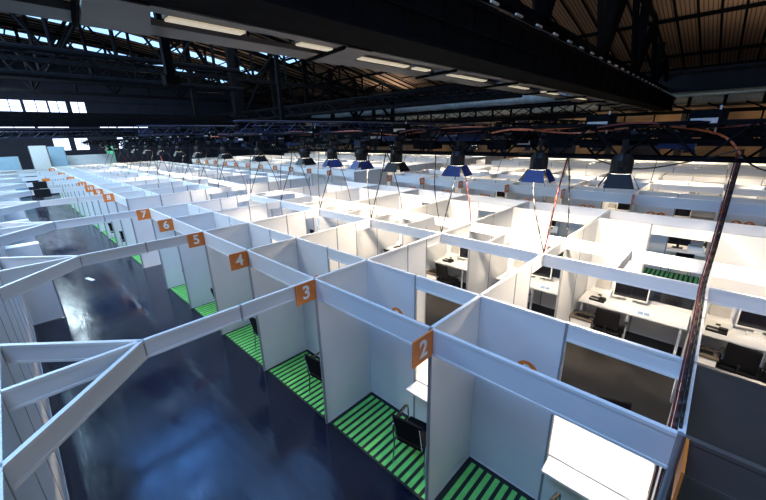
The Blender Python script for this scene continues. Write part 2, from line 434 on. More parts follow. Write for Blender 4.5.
for nn, (a, c, z0, z1) in enumerate(((X0, -6.5, 7.5, 9.2), (6.6, 14, 7.5, 9.2), (X0, -6, 5.8, 6.65), (4.4, 7.6, 5.8, 6.65), (13.2, 14, 5.8, 6.65), (-3, -2.4, 5.8, 6.65), (4.7, 5.2, 7.5, 9.2))):
    struct('trim_%d' % (nn + 2), MB().box(a, c, YB, YB + .3, z0, z1, 'walldark').mesh('trim'))
# ------------------------------------------------------------------ booths
def where(bi, g, j):
    if g == 0:
        if bi < 2:
            n = [0, 24][bi] + j
            return 'booth %d' % n if not (bi == 0 and j == 0) else 'the booth before booth 1'
        return 'the %s booth from the right' % ORD[j + 1]
    return 'the %s booth past the cross aisle' % ORD[j + 1]
G2Y = 12.5; NG = [8, 12]
MATM = mk_mat()
for bi in range(3):
    bx = bi * PITCH; bl = BLK[bi]
    for g in range(2):
        y0 = -3 * Y if g == 0 else G2Y
        det = g == 0 and bi < 2
        for j in range(NG[g] + 1):
            y = y0 + j * Y
            if j < NG[g]: w = 'near side, ' + where(bi, g, j)
            else: w = 'row end, past ' + where(bi, g, j - 1)
            divider([XA, XB, 2.0, 2.55], XC, bx, y, 'white divider, %s, front half, %s' % (w, bl), 'white booth divider walls', det)
            divider([XD, 5.2, XE, XF], None, bx, y, 'white divider, %s, rear half, %s' % (w, bl), 'white booth divider walls', det)
            if g == 0 or j % 2 == 0:
                cross_fascia(bx + XC, y, 'short aisle beam, %s, %s' % (w, bl), 'short beams over the central aisles')
            if j == NG[g]: continue
            w = where(bi, g, j)
            if g == 0 and bi < 2: cross_fascia(bx + XC, y + HALF, 'short white beam over aisle, middle of %s' % w, 'short beams over the central aisles')
            if bi < 2 or True:
                counter_wall(bx + XB, y, -1, 'white counter wall, front row, %s, %s' % (w, bl), 'white counter walls', det)
                counter_wall(bx + XE, y, 1, 'white counter wall, rear row, %s, %s' % (w, bl), 'white counter walls', det)
            for xx, nm in ((XA, 'front'), (XC, 'front desk room'), (XD, 'rear desk room'), (XF, 'rear')):
                fascia(bx + xx, y, 'white fascia beam over %s, %s, %s' % (nm, w, bl), 'white fascia beams', det, FH if xx in (XA, XF) else BH)
            if bi < 2:
                tag(obj('striped_mat', MATM, None, (bx + XA, y, 0)), 'green and black striped floor mat in %s, %s' % (w, bl), 'mat', 'green striped mats')
            if bi == 0 or g == 0 and bi == 1:
                o = tag(obj('striped_mat', MATM, None, (bx + XF, y + Y, 0), (0, 0, math.pi)), 'green striped floor mat, rear side, %s, %s' % (w, bl), 'mat', 'green striped mats')
            if bi < 2 and g == 0 or bi == 0 and j < 3:
                if g == 0 or j == 0:
                    K_vchair.put((bx + .44, y + .50, .02), R(random.uniform(-12, 12)), 'black visitor chair, chrome arms, %s, %s' % (w, bl), 'visitor chairs')
                # rear desk room: desk against x=XE facing +x
                K_desk.put((bx + XE - .03, y + .04, 0), 0, 'white desk, rear desk room, %s, %s' % (w, bl), 'white desks')
                K_desk.put((bx + XB + .03, y + Y - .04, 0), math.pi, 'white desk, front desk room, %s, %s' % (w, bl), 'white desks')
                yy = y + Y; dz = .75
                K_mon.put((bx + XE - .2, yy - .90, dz), R(4), 'black-screened monitor on rear desk, %s, %s' % (w, bl), 'desk monitors')
                K_kb.put((bx + XE - .42, yy - .83, dz), R(4), 'white keyboard on rear desk, %s, %s' % (w, bl), 'keyboards')
                K_prn.put((bx + XE - .20, yy - .36, dz), R(3), 'white printer on rear desk, %s, %s' % (w, bl), 'desk printers')
                K_term.put((bx + XE - .47, yy - .36, dz), R(-4), 'black card terminal on rear desk, %s, %s' % (w, bl), 'black card terminals')
                K_leaf.put((bx + XE - .55, yy - 1.22, dz), R(8), 'blue leaflets on rear desk, %s, %s' % (w, bl), 'blue leaflets')
                K_ochair.put((bx + XE - 1.05, yy - .74, 0), R(random.uniform(-15, 15)), 'black office chair in rear room, %s, %s' % (w, bl), 'office chairs')
                K_bin.put((bx + XE - .98, yy - .24, 0), 0, 'brown-lidded bin, rear room, %s, %s' % (w, bl), 'paper bins')
                if bi == 1:
                    K_monb.put((bx + XB + .30, y + .72, dz), R(180), 'black monitor on front counter desk of %s' % w, 'desk monitors')
                    K_prn.put((bx + XB + .2, y + .28, dz), R(180), 'small white printer on front counter desk of %s' % w, 'desk printers')
                else:
                    K_monb.put((bx + XB + .30, y + 1.42, dz), R(180), 'black monitor behind back panel, %s, %s' % (w, bl), 'desk monitors')
                    K_pap.put((bx + XB + .45, y + .72, dz), R(30), 'paper sheet on counter, %s, %s' % (w, bl), 'paper sheets')
                K_ochair.put((bx + XB + 1.0, y + .50, 0), R(200), 'black office chair, front room, %s, %s' % (w, bl), 'office chairs')

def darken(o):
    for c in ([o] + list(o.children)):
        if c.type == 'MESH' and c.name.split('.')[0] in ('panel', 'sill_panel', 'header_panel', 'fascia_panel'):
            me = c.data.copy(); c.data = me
            me.materials[0] = M['panel_darkened']; me.materials[1] = M['panel_darkened']
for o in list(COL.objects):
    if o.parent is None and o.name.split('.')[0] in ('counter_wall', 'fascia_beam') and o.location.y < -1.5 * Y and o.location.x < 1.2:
        darken(o); o['label'] = o['label'].replace('white', 'darkened')
# number signs
for k in range(-1, 6):
    n = str(k + 2)
    flag_sign(0, k * Y, n, 'orange number %s sign hanging at the end of a booth divider' % n)
for j, n in ((1, '8'), (2, '9'), (3, '10'), (4, '11'), (6, '13'), (8, '15'), (11, '18')):
    flag_sign(0, G2Y + j * Y, n, 'orange sign %s past the cross aisle, %s divider there' % (n, ORD[j + 1]))
for k in range(-2, 6):
    n = str(26 + k); flag_sign(PITCH, k * Y, n, 'orange number %s sign at front of the second block' % n)
for j in range(1, 12):
    flag_sign(PITCH, G2Y + j * Y, str(33 + j), 'orange sign %d in the second block past the cross aisle' % (33 + j))
for k in range(-3, 5):
    if k > -2: disc(XB, k * Y + 1.32, 1.76, str(k + 3), 'orange disc %d on back panel inside booth %d' % (k + 3, k + 3))
    disc(PITCH + XB, k * Y + 1.42, 1.74, str(27 + k), 'pair of orange discs, number %d, on second block back panel' % (27 + k))
K_disp.put((XC + .02, 3 * Y + .1, 2.2), 0, 'white wall dispenser hung in a desk room behind booth 5', None)

# corridor left wall with posts
for j in range(0, 22):
    y = -2 + j * Y
    t = thing('corridor_wall', 'white corridor wall section, %s along the left edge' % (ORD[j + 1] if j < 13 else 'number %d' % (j + 1)), 'partition', (XL, y, 0), 0, 'corridor wall along the left edge')
    for q in range(2):
        obj('panel', m_panel_y(HALF), t, (0, q * HALF, 0)); obj('post', m_post(), t, (0, q * HALF, 0))
# corridor beams with three-armed fans
def fan(y, label):
    t = thing('corridor_beam', label, 'beam', (0, y, H - BH), 0, 'white beams spanning the corridor')
    def arm(a, b, nm):
        a = Vector(a); b = Vector(b); d = b - a; L = d.length; ang = math.atan2(d.y, d.x)
        m = MB().box(.01, L - .01, -T, T, .02, BH - .025, 'panel').box(.01, L - .01, -.02, .02, BH - .03, BH, 'rail').box(.01, L - .01, -.02, .02, 0, .025, 'rail').mesh(nm)
        obj(nm, m, t, (a.x, a.y, 0), (0, 0, ang))
    arm((0, 0, 0), (-1.06, 0, 0), 'beam_panel'); arm((-1.06, 0, 0), (-2.05, 0, 0), 'beam_panel')
    for dy in (-1, 0, 1): arm((-2.05, 0, 0), (XL, dy * HALF, 0), 'fan_arm')
    for x in (-1.06, -2.05): obj('joint', MB().tube((x, 0, 0), (x, 0, BH + .002), .022, 'alu', 8).mesh('joint'), t)
ys = [Y, 3 * Y, 5 * Y] + [G2Y + j * Y for j in (1, 3, 5, 7, 9, 11)]
for i, y in enumerate(ys): fan(y, 'white corridor beam fanning into three arms, %s from the camera' % ORD[i + 1])
for i, y in enumerate([9.9, 13.8, 17.7, 21.6, 25.5]):
    t = thing('side_screen', 'low white screen standing off the left corridor wall, %s one along' % ORD[i + 1], 'partition', (XL + .03, y, 0), 0, 'low side screens')
    obj('panel', MB().box(0, .58, -.015, .015, .02, 2.0, 'panel').mesh('panel'), t)
    obj('post', MB().tube((.6, 0, 0), (.6, 0, 2.0), .02, 'alu', 8).mesh('post'), t)
    obj('top_shelf', MB().box(0, .58, -.02, .30, 2.0, 2.02, 'rail').mesh('top_shelf'), t)

tag(obj('paper_note', MB().box(-.05, .05, -.22, .22, 0.001, .012, 'paper').mesh('paper_note'), None, (-1.49, 12.7, 0), (0, 0, R(15))), 'small white strip lying on the dark corridor floor', 'paper')
K_vchair.put((.32, 15.45, .0), R(60), 'black visitor chair pulled out to corridor edge past the cross aisle', 'visitor chairs')
K_vchair.put((.35, 17.5, .0), R(40), 'second black chair at corridor edge past the cross aisle', 'visitor chairs')
def mk_stand():
    t = thing('hanging_screen', '', 'screen')
    obj('screen', MB().box(-.25, .25, -.05, .0, -.30, .04, 'black').mesh('screen', .01), t)
    obj('bracket', MB().box(-.04, .04, -.02, .05, .03, .05, 'alu').mesh('bracket'), t)
    return t
K_st = Kind(mk_stand)
K_st.put((-1.72, G2Y + 3 * Y - .03, H - .02), 0, 'black screen hanging on a far corridor beam, nearer one', 'screens on corridor beams')
K_st.put((-1.55, G2Y + 5 * Y - .03, H - .02), 0, 'black screen hanging on a far corridor beam, farther one', 'screens on corridor beams')
flag_sign(-1.0, 24.4, '', 'blank orange sign hanging over the far corridor')
# far-end furniture and boards
def board(x0, x1, y, z0, z1, m, label, nm='display_board', cat='board'):
    t = thing(nm, label, cat, ((x0 + x1) / 2, y, 0)); w = (x1 - x0) / 2
    obj('panel', MB().box(-w, w, -.02, .02, z0, z1, m).mesh('panel'), t)
    for s in (-1, 1): obj('post', MB().tube((s * w, 0, 0), (s * w, 0, z1), .03, 'alu', 6).mesh('post'), t)
board(-2.9, -1.55, 41, .2, 3.25, 'board_blue', 'pale blue board standing at far left end')
board(-.75, .35, 41, .2, 4.05, 'board_white', 'tall white board at the far end, left of the blue one')
board(.5, 1.6, 42, .2, 3.95, 'board_blue', 'grey-blue tall board at the far end of the hall')
board(1.7, 5.3, 43, .2, 3.1, 'board_white', 'long low white board at the far end, left of the green banner')
board(5.0, 5.6, 44, .2, 3.9, 'bannergreen', 'bright green banner standing at the far end', 'banner', 'banner')
n = 30
for a, c in ((2.5, 4.0), (4.6, 5.9), (9.2, 9.8)):
    w = struct('window_%d' % n, MB().box(a, c, YB - .09, YB - .03, 4.7, 4.78, 'steel').box(a, c, YB - .09, YB - .03, 3.2, 3.28, 'steel').mesh('window_frame')); n += 1
    obj('pane', MB().box(a, c, YB - .06, YB - .01, 3.2, 4.78, 'winglass').mesh('pane'), w)

# ------------------------------------------------------------------ stage trusses, lamps, cables
def truss_mesh(L, s, step, m, r=.024, axis='y', m2=None):
    b = MB(); h = s / 2; n = max(1, round(L / step)); st = L / n; m2 = m2 or m
    def P(t, a, c): return (a, t, c) if axis == 'y' else (t, a, c)
    C = [(-h, -h), (h, -h), (h, h), (-h, h)]
    for a, c in C: b.tube(P(0, a, c), P(L, a, c), r, m, 5)
    for i in range(n):
        for k in range(4):
            a, c = C[k], C[(k + 1) % 4]
            if (i + k) % 2: a, c = c, a
            b.tube(P(i * st, *a), P((i + 1) * st, *c), r * .6, m2, 4)
    return b
TX = [3.6, 3.6 + PITCH, 3.6 + 2 * PITCH, 8.8, 19.1, 29.4]
for i, x in enumerate(TX):
    t = thing('lighting_truss', 'long black lighting truss carrying lamps above the %s' % BLK[i] if i < 3 else 'long black cable truss, %s of those above the corridors' % ORD[i - 2], 'truss', (x, -10, 4.2))
    if i < 2: t['label'] = t['label']
    obj('frame', truss_mesh(56, .44, .42, 'steel', .026).mesh('frame'), t)
    b = MB().box(-.04, .04, 0, 56, -.03, .03, 'steel')
    for k in range(112):
        w_ = random.uniform(.05, .18); zz = random.uniform(-.16, .1)
        b.box(-w_, w_, k * .5, k * .5 + random.uniform(.3, .5), zz, zz + random.uniform(.06, .16), random.choice(['steel', 'steel', 'steel', 'steel_bluelit', 'black']))
    obj('cable_tray', b.mesh('cable_tray'), t)
for i, (y, z, x0, x1, mm) in enumerate(((9.0, 4.66, 2.5, 33, 'steel_bluelit'), (15.5, 4.72, 1.5, 33, 'steel_bluelit'), (22.5, 4.75, 0, 33, 'steel'), (30.5, 4.8, -4, 33, 'steel_bluelit'), (4.2, 4.66, 9.5, 33, 'steel'), (-1.2, 4.62, 12, 33, 'steel'), (42, 5.0, -12, 33, 'steel'))):
    t = thing('cross_truss', '%s cross truss running left to right, %s of the cross trusses' % ('blue-lit' if mm == 'steel_bluelit' else 'black', ORD[i + 1]), 'truss', (x0, y, z))
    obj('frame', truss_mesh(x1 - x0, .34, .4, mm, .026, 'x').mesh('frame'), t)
    L = x1 - x0; b = MB().box(0, L, -.03, .03, -.03, .03, 'steel')
    for k in range(int(L * 2)):
        w_ = random.uniform(.04, .14); zz = random.uniform(-.14, .08)
        b.box(k * .5, k * .5 + random.uniform(.25, .5), -w_, w_, zz, zz + random.uniform(.04, .13), random.choice(['steel', 'steel', 'black', 'steel_bluelit']))
    obj('cable_tray', b.mesh('cable_tray'), t)
def mk_lamp(flap):
    def f():
        t = thing('stage_lamp', '', 'lamp')          # origin: clamp on truss underside
        obj('clamp', MB().box(-.03, .22, -.03, .03, -.03, .04, 'black').tube((0, 0, -.1), (0, 0, 0), .02, 'black', 8).mesh('clamp'), t)
        obj('yoke', MB().path([(-.14, 0, -.26), (-.14, 0, -.10), (.14, 0, -.10), (.14, 0, -.26)], .014, 'black', 6).mesh('yoke'), t)
        h = obj('housing', MB().tube((0, 0, -.12), (0, 0, -.19), .08, 'black', 14, .115).tube((0, 0, -.19), (0, 0, -.34), .115, 'black', 14).mesh('housing'), t)
        obj('lens', MB().tube((0, 0, -.345), (0, 0, -.340), .10, 'lens', 16).mesh('lens'), h)
        for k in range(4):
            a = k * math.pi / 2; c, s = math.cos(a), math.sin(a); b = MB()
            p = [(.115, -.10), (.115, .10), (.20, .15), (.20, -.15)]; z = (-.345, -.345, -.50, -.50)
            q = [(u * c - v * s, u * s + v * c, zz) for (u, v), zz in zip(p, z)]
            q2 = [(x * 1.03, y_ * 1.03, zz + .004) for x, y_, zz in q]
            b.hexa([q[0], q[1], q[2], q[3], q2[0], q2[1], q2[2], q2[3]], flap if k in (2, 3) else 'black')
            obj('barn_door', b.mesh('barn_door'), h)
        return t
    return f
K_lb, K_ld = Kind(mk_lamp('flap_reflection')), Kind(mk_lamp('black'))
LY = [-2.95, -.80, .31, 1.79, 3.3, 4.39, 5.47, 6.67, 9.37, 12.0, 14.6, 17.0, 19.6, 22.2, 24.8, 27.4, 30, 32.6, 35.2]  # first one is out of view, added to brighten the rightmost desk room
def spot(x, y, z, power, size=172, col=(1, .81, .58), rad=.12, tilt=0):
    L = bpy.data.lights.new('lamp_light', 'SPOT'); L.energy = power; L.spot_size = R(size); L.spot_blend = .25; L.color = col; L.shadow_soft_size = rad
    o = bpy.data.objects.new('lamp_light', L); o.location = (x, y, z); o.rotation_euler = (0, R(tilt), 0); link(o); return o
for i, y in enumerate(LY):
    k = (K_lb if i in (2, 3, 5, 6) else K_ld)
    zz = 4.22
    r = k.put((3.6 - (.36 if y < 8 else .3), y, zz - .04), R(random.uniform(-22, 22)), 'black stage lamp with barn doors, %s along the nearest truss' % (ORD[i + 1] if i < 13 else 'number %d' % (i + 1)), 'stage lamps under the trusses')
    r.scale = (1.15,) * 3
    pw = 470 if y < 8 else 380
    spot(3.24, y, zz - .56, pw * 1.35, 70, tilt=-44)
    spot(3.24, y + .02, zz - .56, pw * .85, 74, tilt=34)
    spot(3.24, y - .02, zz - .56, pw * .16, 120)
for b_ in (1, 2):
    for i in range(15):
        y = -3.5 + i * 2.7
        K_ld.put((3.3 + b_ * PITCH, y, 4.15), R(random.uniform(-20, 20)), 'small black stage lamp, number %d from the right, above the %s' % (i + 1, BLK[b_]), 'stage lamps under the trusses')
        spot(3.3 + b_ * PITCH, y, 3.58, 420, 84, tilt=-43)
        spot(3.3 + b_ * PITCH, y + .02, 3.58, 390, 84, tilt=38)
def cable(pts, r, m, label, nm='power_cable', n=5, group='power cables hanging from the trusses'):
    b = MB().path(catmull(pts, n), r, m, 5)
    return tag(obj(nm, b.mesh(nm, 0, True)), label, 'cable', group)
nodes = [k * Y for k in range(0, 6)] + [G2Y + j * Y for j in range(0, 12)]
for i, y in enumerate(nodes):
    z = 3.98; w = random.uniform(.0, .12)
    o = ORD[i + 1] if i < 13 else 'number %d' % (i + 1)
    cable([(3.6, y, z), (3.47 + w, y + .05, 3.5), (3.2 + w * .5, y + .02, 2.9), (XC + .01, y, 2.48)], .013, 'redcable' if i == 0 else 'blackcable', 'dark cable slanting left from truss to divider, %s from the right' % o)
    cable([(3.62, y, z), (3.86, y, 3.5), (4.08, y, 2.9), (XD, y, 2.48)], .012, 'redcable' if i % 5 == 1 else 'blackcable', 'dark cable slanting right from truss to divider, %s from the right' % o)
    if i < 12:
        yy = y + random.uniform(-.1, .1)
        cable([(3.45, yy + .7, 4.0), (3.5, yy + .45, 3.9 + w), (3.3, yy + .3, 3.3), (XC + .02, y, 2.5)], .010, 'blackcable', 'thin looping cable beside the slanting one, %s from the right' % o)
# second block hangers
for i in range(9):
    y = -1.5 * Y + i * Y * 1.5
    cable([(3.6 + PITCH, y, 3.98), (3.45 + PITCH, y, 3.2), (XC + PITCH, y, 2.48)], .012, 'redcable' if i % 3 == 1 else 'blackcable', 'thin cable dropping onto the second block, %s from the right' % ORD[i + 1])
# thick bundle at right
yb = -Y + .035
for i, (m, dx, dy, nm) in enumerate((('blackcable', 0, 0, 'black'), ('blackcable', .06, -.022, 'black'), ('redcable', -.03, .012, 'red'), ('redcable', .03, .03, 'bright red'))):
    cable([(3.62 + dx, yb + dy, 4.1), (3.55 + dx, yb + dy, 3.6), (3.3 + dx, yb + dy, 2.95), (2.9 + dx, yb + dy + .01, 2.56), (2.0 + dx, yb + dy, 2.54 + .004 * i), (1.0 + dx, yb + dy, 2.53), (.1 + dx * .3, yb + dy, 2.53), (.035 + .01 * i, yb + dy * 1.5 - .02, 2.1), (.03 + .01 * i, yb - .03 + dy, .6)],
          .011 if i < 2 else .008, m, '%s %s cable of the thick bundle draped at right' % (['first', 'second', 'first', 'second'][i], nm), group='cable bundle at right')
# orange / red cables along the truss
cable([(3.45, 3.2, 4.36), (3.4, 1.8, 4.46), (3.42, .6, 4.38), (3.4, -.4, 4.42), (3.42, -1.1, 4.40), (3.5, -1.7, 4.28), (3.55, -1.93, 4.05)], .014, 'orangecable', 'orange cable looping along the nearest truss towards the bundle', group='truss cables')
cable([(3.5, 8, 4.42), (3.4, 6.4, 4.40), (3.5, 5, 4.46), (3.45, 4.2, 4.40), (3.4, 3.4, 4.34)], .012, 'orangecable', 'orange cable lying farther along the nearest truss', group='truss cables')
cable([(3.4, -.3, 4.0), (3.4, -.9, 3.84), (3.4, -1.5, 3.96), (3.4, -1.9, 4.1)], .010, 'blackcable', 'black cable sagging under the truss left of the bundle', group='truss cables')
cable([(3.55, -1.9, 4.05), (3.6, -2.2, 3.86), (3.6, -2.6, 3.95), (3.6, -3.1, 4.1)], .010, 'blackcable', 'black cable sagging under the truss right of the bundle', group='truss cables')
for i, (y, z) in enumerate(((12.5, 4.5), (13.2, 4.42), (7.6, 4.5), (3.3, 4.44), (1.2, 4.4), (-.4, 4.44))):
    cable([(3.35, y, z - .05), (3.3, y - .5, z), (3.6, y - 1.2, z - .08), (3.8, y - 1.9, z - .02)], .012, ['redcable', 'orangecable', 'redcable', 'redcable', 'orangecable', 'redcable'][i], 'reddish cable coiled on the truss, %s from the left' % ORD[i + 1], group='truss cables')
# small hardware cluttering the trusses: dimmer boxes and clamps
def mk_dimmer():
    t = thing('dimmer_box', '', 'box')
    obj('case', MB().box(-.12, .12, -.16, .16, 0, .2, 'steel').mesh('case', .01), t)
    obj('socket_strip', MB().box(-.13, -.119, -.13, .13, .05, .11, 'palesteel').mesh('socket_strip'), t)
    obj('bracket', MB().tube((0, -.1, -.05), (0, -.1, .25), .012, 'palesteel', 6).mesh('bracket'), t)
    return t
K_dim = Kind(mk_dimmer)
for i in range(26):
    x = random.choice([3.5, 3.6, 3.7]); y = -3 + i * 1.25 + random.uniform(-.3, .3)
    K_dim.put((x, y, 4.10 + random.choice([0, .12, .26])), R(random.uniform(-20, 20)), 'small black dimmer box fixed in the nearest truss', 'dimmer boxes in the nearest truss')

# ------------------------------------------------------------------ crane girder with walkway, roof steel
GX = -2.573; gy0, gy1, gz = 2.76, 3.98, 5.68
def gx(x): return GX + (x - GX) * .5
GE = 34.3
b = MB().box(-12, GE, 2.04, gy0, gz, 6.56, 'steel')
for x in range(-11, 34): b.box(x, x + .06, 2.0, 2.04, gz + .05, 6.5, 'steel')
b.box(-12, GE, 1.95, 2.04, gz, gz + .06, 'steel').box(-12, GE, 1.92, 2.04, 6.5, 6.58, 'steel').box(-12, GE, 1.98, 2.04, 6.1, 6.14, 'steel')
cg = thing('crane_girder', 'huge black crane girder with lit grey walkway crossing the hall', 'girder', (0, gy0, gz))
def gchild(nm, bm): 
    o = obj(nm, bm.mesh(nm), cg); o.location = (0, -gy0, -gz); return o
gchild('box_beam', b)
b = MB().box(-12, GE, gy0, gy0 + .22, gz - .02, gz + .05, 'greysteel').box(-12, GE, gy1 - .5, gy1, gz - .02, gz + .05, 'greysteel')
b.box(-12, GE, gy0 + .2, gy1 - .4, gz + .18, gz + .2, 'steel')
GUS = [-8.2, -4.9, -1.45, 1.75, 4.9, 8.0, 11.2, 14.4, 17.6, 20.8, 24, 27.2, 30.4]
for x in GUS:
    z0, z1 = gz - .035, gz + .05
    b.hexa([(x - .25, gy0, z0), (x + .3, gy0, z0), (x + .62, gy1, z0), (x - .1, gy1, z0), (x - .25, gy0, z1), (x + .3, gy0, z1), (x + .62, gy1, z1), (x - .1, gy1, z1)], 'greysteel')
for x in GUS: b.tube((x - .3, gy0, gz - .04), (x - .15, gy1, gz - .04), .035, 'steel', 4)
gchild('walkway', b)
b = MB()
for z in (.5, .95): b.tube((-12, gy1, gz + z), (GE, gy1, gz + z), .015, 'steel', 5)
for k in range(30): b.tube((-11.5 + k * 1.6, gy1, gz), (-11.5 + k * 1.6, gy1, gz + .95), .015, 'steel', 5)
gchild('guard_rail', b)
b = MB(); P = [(-11 + k * .6, 1.96, 6.62 + .025 * math.sin(k * 1.7)) for k in range(76)]
b.path(P, .016, 'greysteel', 5)
for k in range(40): b.box(-11 + k * 1.1, -10.7 + k * 1.1, 1.93, 1.97, 6.66, 6.70, 'palesteel')  # pale blocks standing in for glints along the girder top
gchild('cable_run_glints', b)
def mk_tube_lamp():
    t = thing('strip_light', '', 'lamp')
    obj('housing', MB().box(-.62, .62, -.11, .11, 0, .06, 'greysteel').mesh('housing'), t)
    obj('diffuser', MB().box(-.6, .6, -.1, .1, -.03, 0, 'tube').mesh('diffuser', .012), t)
    return t
K_tl = Kind(mk_tube_lamp)
for i, (xa, xb) in enumerate(((-4.4, -2.9), (.71, 2.57), (4.2, 5.4), (6.9, 9.6), (10, 11), (12.5, 16), (19, 21.5), (24, 27), (31, 34))):
    r = K_tl.put((gx((xa + xb) / 2), 3.06 if i < 3 else 3.22, gz - .02), 0, 'warm strip light under the girder walkway, %s from the left' % ORD[i + 1], 'strip lights under the girder')
    r.scale = ((xb - xa) / 2.48, .8, 1)
# posts from girder & roof trusses
def roof_truss(y, zb, x0, x1, n, m='steel', th=.14):
    b = MB(); st = (x1 - x0) / n
    b.box(x0, x1, y - th, y + th, zb - th, zb + th, m)
    for k in range(n):
        a = x0 + k * st; c = a + st
        b.tube((a, y, zr(a) - .25), (c, y, zr(c) - .25), th, m, 4)
        b.tube((a, y, zb), (a, y, zr(a) - .25), th * .9, m, 4)
        if k % 2: b.tube((a, y, zb), (c, y, zr(c) - .25), th * .7, m, 4)
        else: b.tube((a, y, zr(a) - .25), (c, y, zb), th * .7, m, 4)
    return b
for i, y in enumerate((11.5, 28.5, 37.5, 46.5)):
    o = obj('roof_truss', roof_truss(y, 8.9, -21, 35.8, 18).mesh('roof_truss')); o['kind'] = 'structure'
b = MB().box(-12, 35.8, 2.8, 3.1, 7.3, 7.5, 'steel').box(-12, 35.8, 2.85, 3.05, 10.6, 10.8, 'steel')
for k in range(8):
    x = -11.5 + k * 7
    b.box(x - .2, x + .2, 2.8, 3.2, 6.56, zr(x), 'steel'); b.tube((x, 3, 7.4), (x + 3.4, 3, zr(x + 3.4) - .1), .22, 'steel', 4).tube((x + 6.8, 3, 7.4), (x + 3.4, 3, zr(x + 3.4) - .1), .16, 'steel', 4)
o = obj('roof_truss', b.mesh('roof_truss')); o['kind'] = 'structure'
for i, x in enumerate((-12, -4, 4, 12, 20, 27, 33)):   # purlin trusses along the hall
    b = MB().box(x - .1, x + .1, YA, YB, zr(x) - .2, zr(x) - .02, 'steel')
    o = obj('roof_purlin', b.mesh('roof_purlin')); o['kind'] = 'structure'
b = MB()
for k in range(76):
    y = YA + k * 1.0
    if min(abs(y - s) for s in SKY_Y) < 1.25: continue
    for (a, za), (c, zc) in zip(prof, prof[1:]): b.tube((a, y, za - .06), (c, y, zc - .06), .06, 'steel', 4)
o = obj('roof_rafters', b.mesh('roof_rafters')); o['kind'] = 'structure'
b = MB(); yq = 31.0
PX = [9.6, 13.6, 17, 20.7, 24, 27.5, 30.5, 34]
b.box(-21, 35.8, yq - .16, yq + .16, 5.85, 6.2, 'steel')
for k, x in enumerate(PX):
    zt = zr(x) - 2.2 if k % 2 else zr(x) - .2
    b.box(x - .2, x + .2, yq - .15, yq + .15, 6.0, zr(x) - .1, 'steel')
    if k + 1 < len(PX):
        x2 = PX[k + 1]
        if k % 2: b.tube((x, yq, 6.1), (x2, yq, zr(x2) - 1.2), .17, 'steel', 4)
        else: b.tube((x, yq, zr(x) - 1.2), (x2, yq, 6.1), .17, 'steel', 4)
        b.tube((x, yq, zr(x) - 1.2), (x2, yq, zr(x2) - 1.2), .16, 'steel', 4)
        b.tube((x, yq, zr(x) - .2), ((x + x2) / 2, yq, zr((x + x2) / 2) - 1.2), .10, 'steel', 4).tube((x2, yq, zr(x2) - .2), ((x + x2) / 2, yq, zr((x + x2) / 2) - 1.2), .10, 'steel', 4)
o = obj('roof_truss', b.mesh('roof_truss')); o['kind'] = 'structure'
def xbeam(y, z0, z1, x0, x1, m, label, nm='bridge_beam'):
    b = MB().box(x0, x1, y - .25, y + .25, z0 + .06, z1 - .06, m).box(x0, x1, y - .35, y + .35, z0, z0 + .06, m).box(x0, x1, y - .35, y + .35, z1 - .06, z1, 'palesteel' if z1 > 6 else m)
    return tag(obj(nm, b.mesh(nm)), label, 'beam')
xbeam(33.0, 5.35, 6.15, -21, 16, 'steel', 'long black bridge beam with pale top edge across the left')
xbeam(38.0, 4.85, 5.25, -21, 20, 'steel', 'lower thin black bridge beam behind the long one')
for nm, y, z, x1 in (('upper', 24.6, 8.85, 10.6), ('lower', 24.6, 7.65, 10.6)):
    b = MB().tube((-21, y, z), (x1, y, z), .15, 'steel', 8)
    tag(obj('crane_rail', b.mesh('crane_rail')), '%s black rail of the crane ending in mid hall' % nm, 'rail')
tag(obj('crane_lattice', truss_mesh(31, 1.15, 1.3, 'steel', .05, 'x').mesh('crane_lattice'), None, (-21, 25.4, 8.25)), 'black lattice between the two crane rails', 'truss')
def hanger(x, y, z0, z1, r, label):
    tag(obj('hanger_post', MB().box(-r, r, -r, r, 0, z1 - z0, 'steel').box(-r * 1.8, r * 1.8, -r * 1.8, r * 1.8, 0, .12, 'steel').mesh('hanger_post'), None, (x, y, z0)), label, 'post')
hanger(-.62, 4.2, 5.1, 6.6, .05, 'black hanger post below left end of the girder walkway')
hanger(10.9, 26.4, 5.9, 11.6, .22, 'tall black hanger post right of the crane rails')
hanger(9.0, 17.0, 5.0, 8.6, .10, 'thin black hanger post below the roof truss, middle')
# services along right wall
def ypipe(x, z, r, m, y0, y1, label, nm='pipe', seg=14, rib=0):
    b = MB().tube((x, y0, z), (x, y1, z), r, m, seg)
    if rib:
        k = 0
        while y0 + k * rib < y1:
            b.tube((x, y0 + k * rib, z), (x, y0 + k * rib + rib * .45, z), r * 1.05, m, seg); k += 1
    return tag(obj(nm, b.mesh(nm)), label, nm.split('_')[-1])
ypipe(34.5, 9.65, .06, 'palesteel', -14, 50, 'thin pale pipe running high along the right wall', 'wall_pipe', 8)
ypipe(34.2, 8.6, .08, 'steel', -14, 50, 'thin black pipe below the pale one on the right wall', 'wall_pipe', 8)
ypipe(35.0, 7.55, .55, 'duct', 9, 50, 'large blue-grey ventilation duct along the right wall', 'ventilation_duct', 20, 3.0)
ypipe(35.0, 6.75, .25, 'ribduct', -12, 4.6, 'pale ribbed duct along the right wall, right of the girder', 'flexible_duct', 16, .28)
b = MB().box(34.4, X1, -12, 55, 6.1, 6.55, 'ledge')
for k in range(32): b.box(34.3, 34.42, -11 + k * 2, -10.8 + k * 2, 5.9, 6.6, 'steel')
o = struct('trim_20', b.mesh('trim'))
b = MB().box(33.8, 33.95, -12, 55, 5.4, 5.65, 'steel')
for k in range(32):
    b.tube((33.9, -11 + k * 2, 5.6), (34.3, -10 + k * 2, 6.1), .05, 'steel', 4).tube((33.9, -11 + k * 2, 4.8), (33.9, -11 + k * 2, 5.5), .05, 'steel', 4)
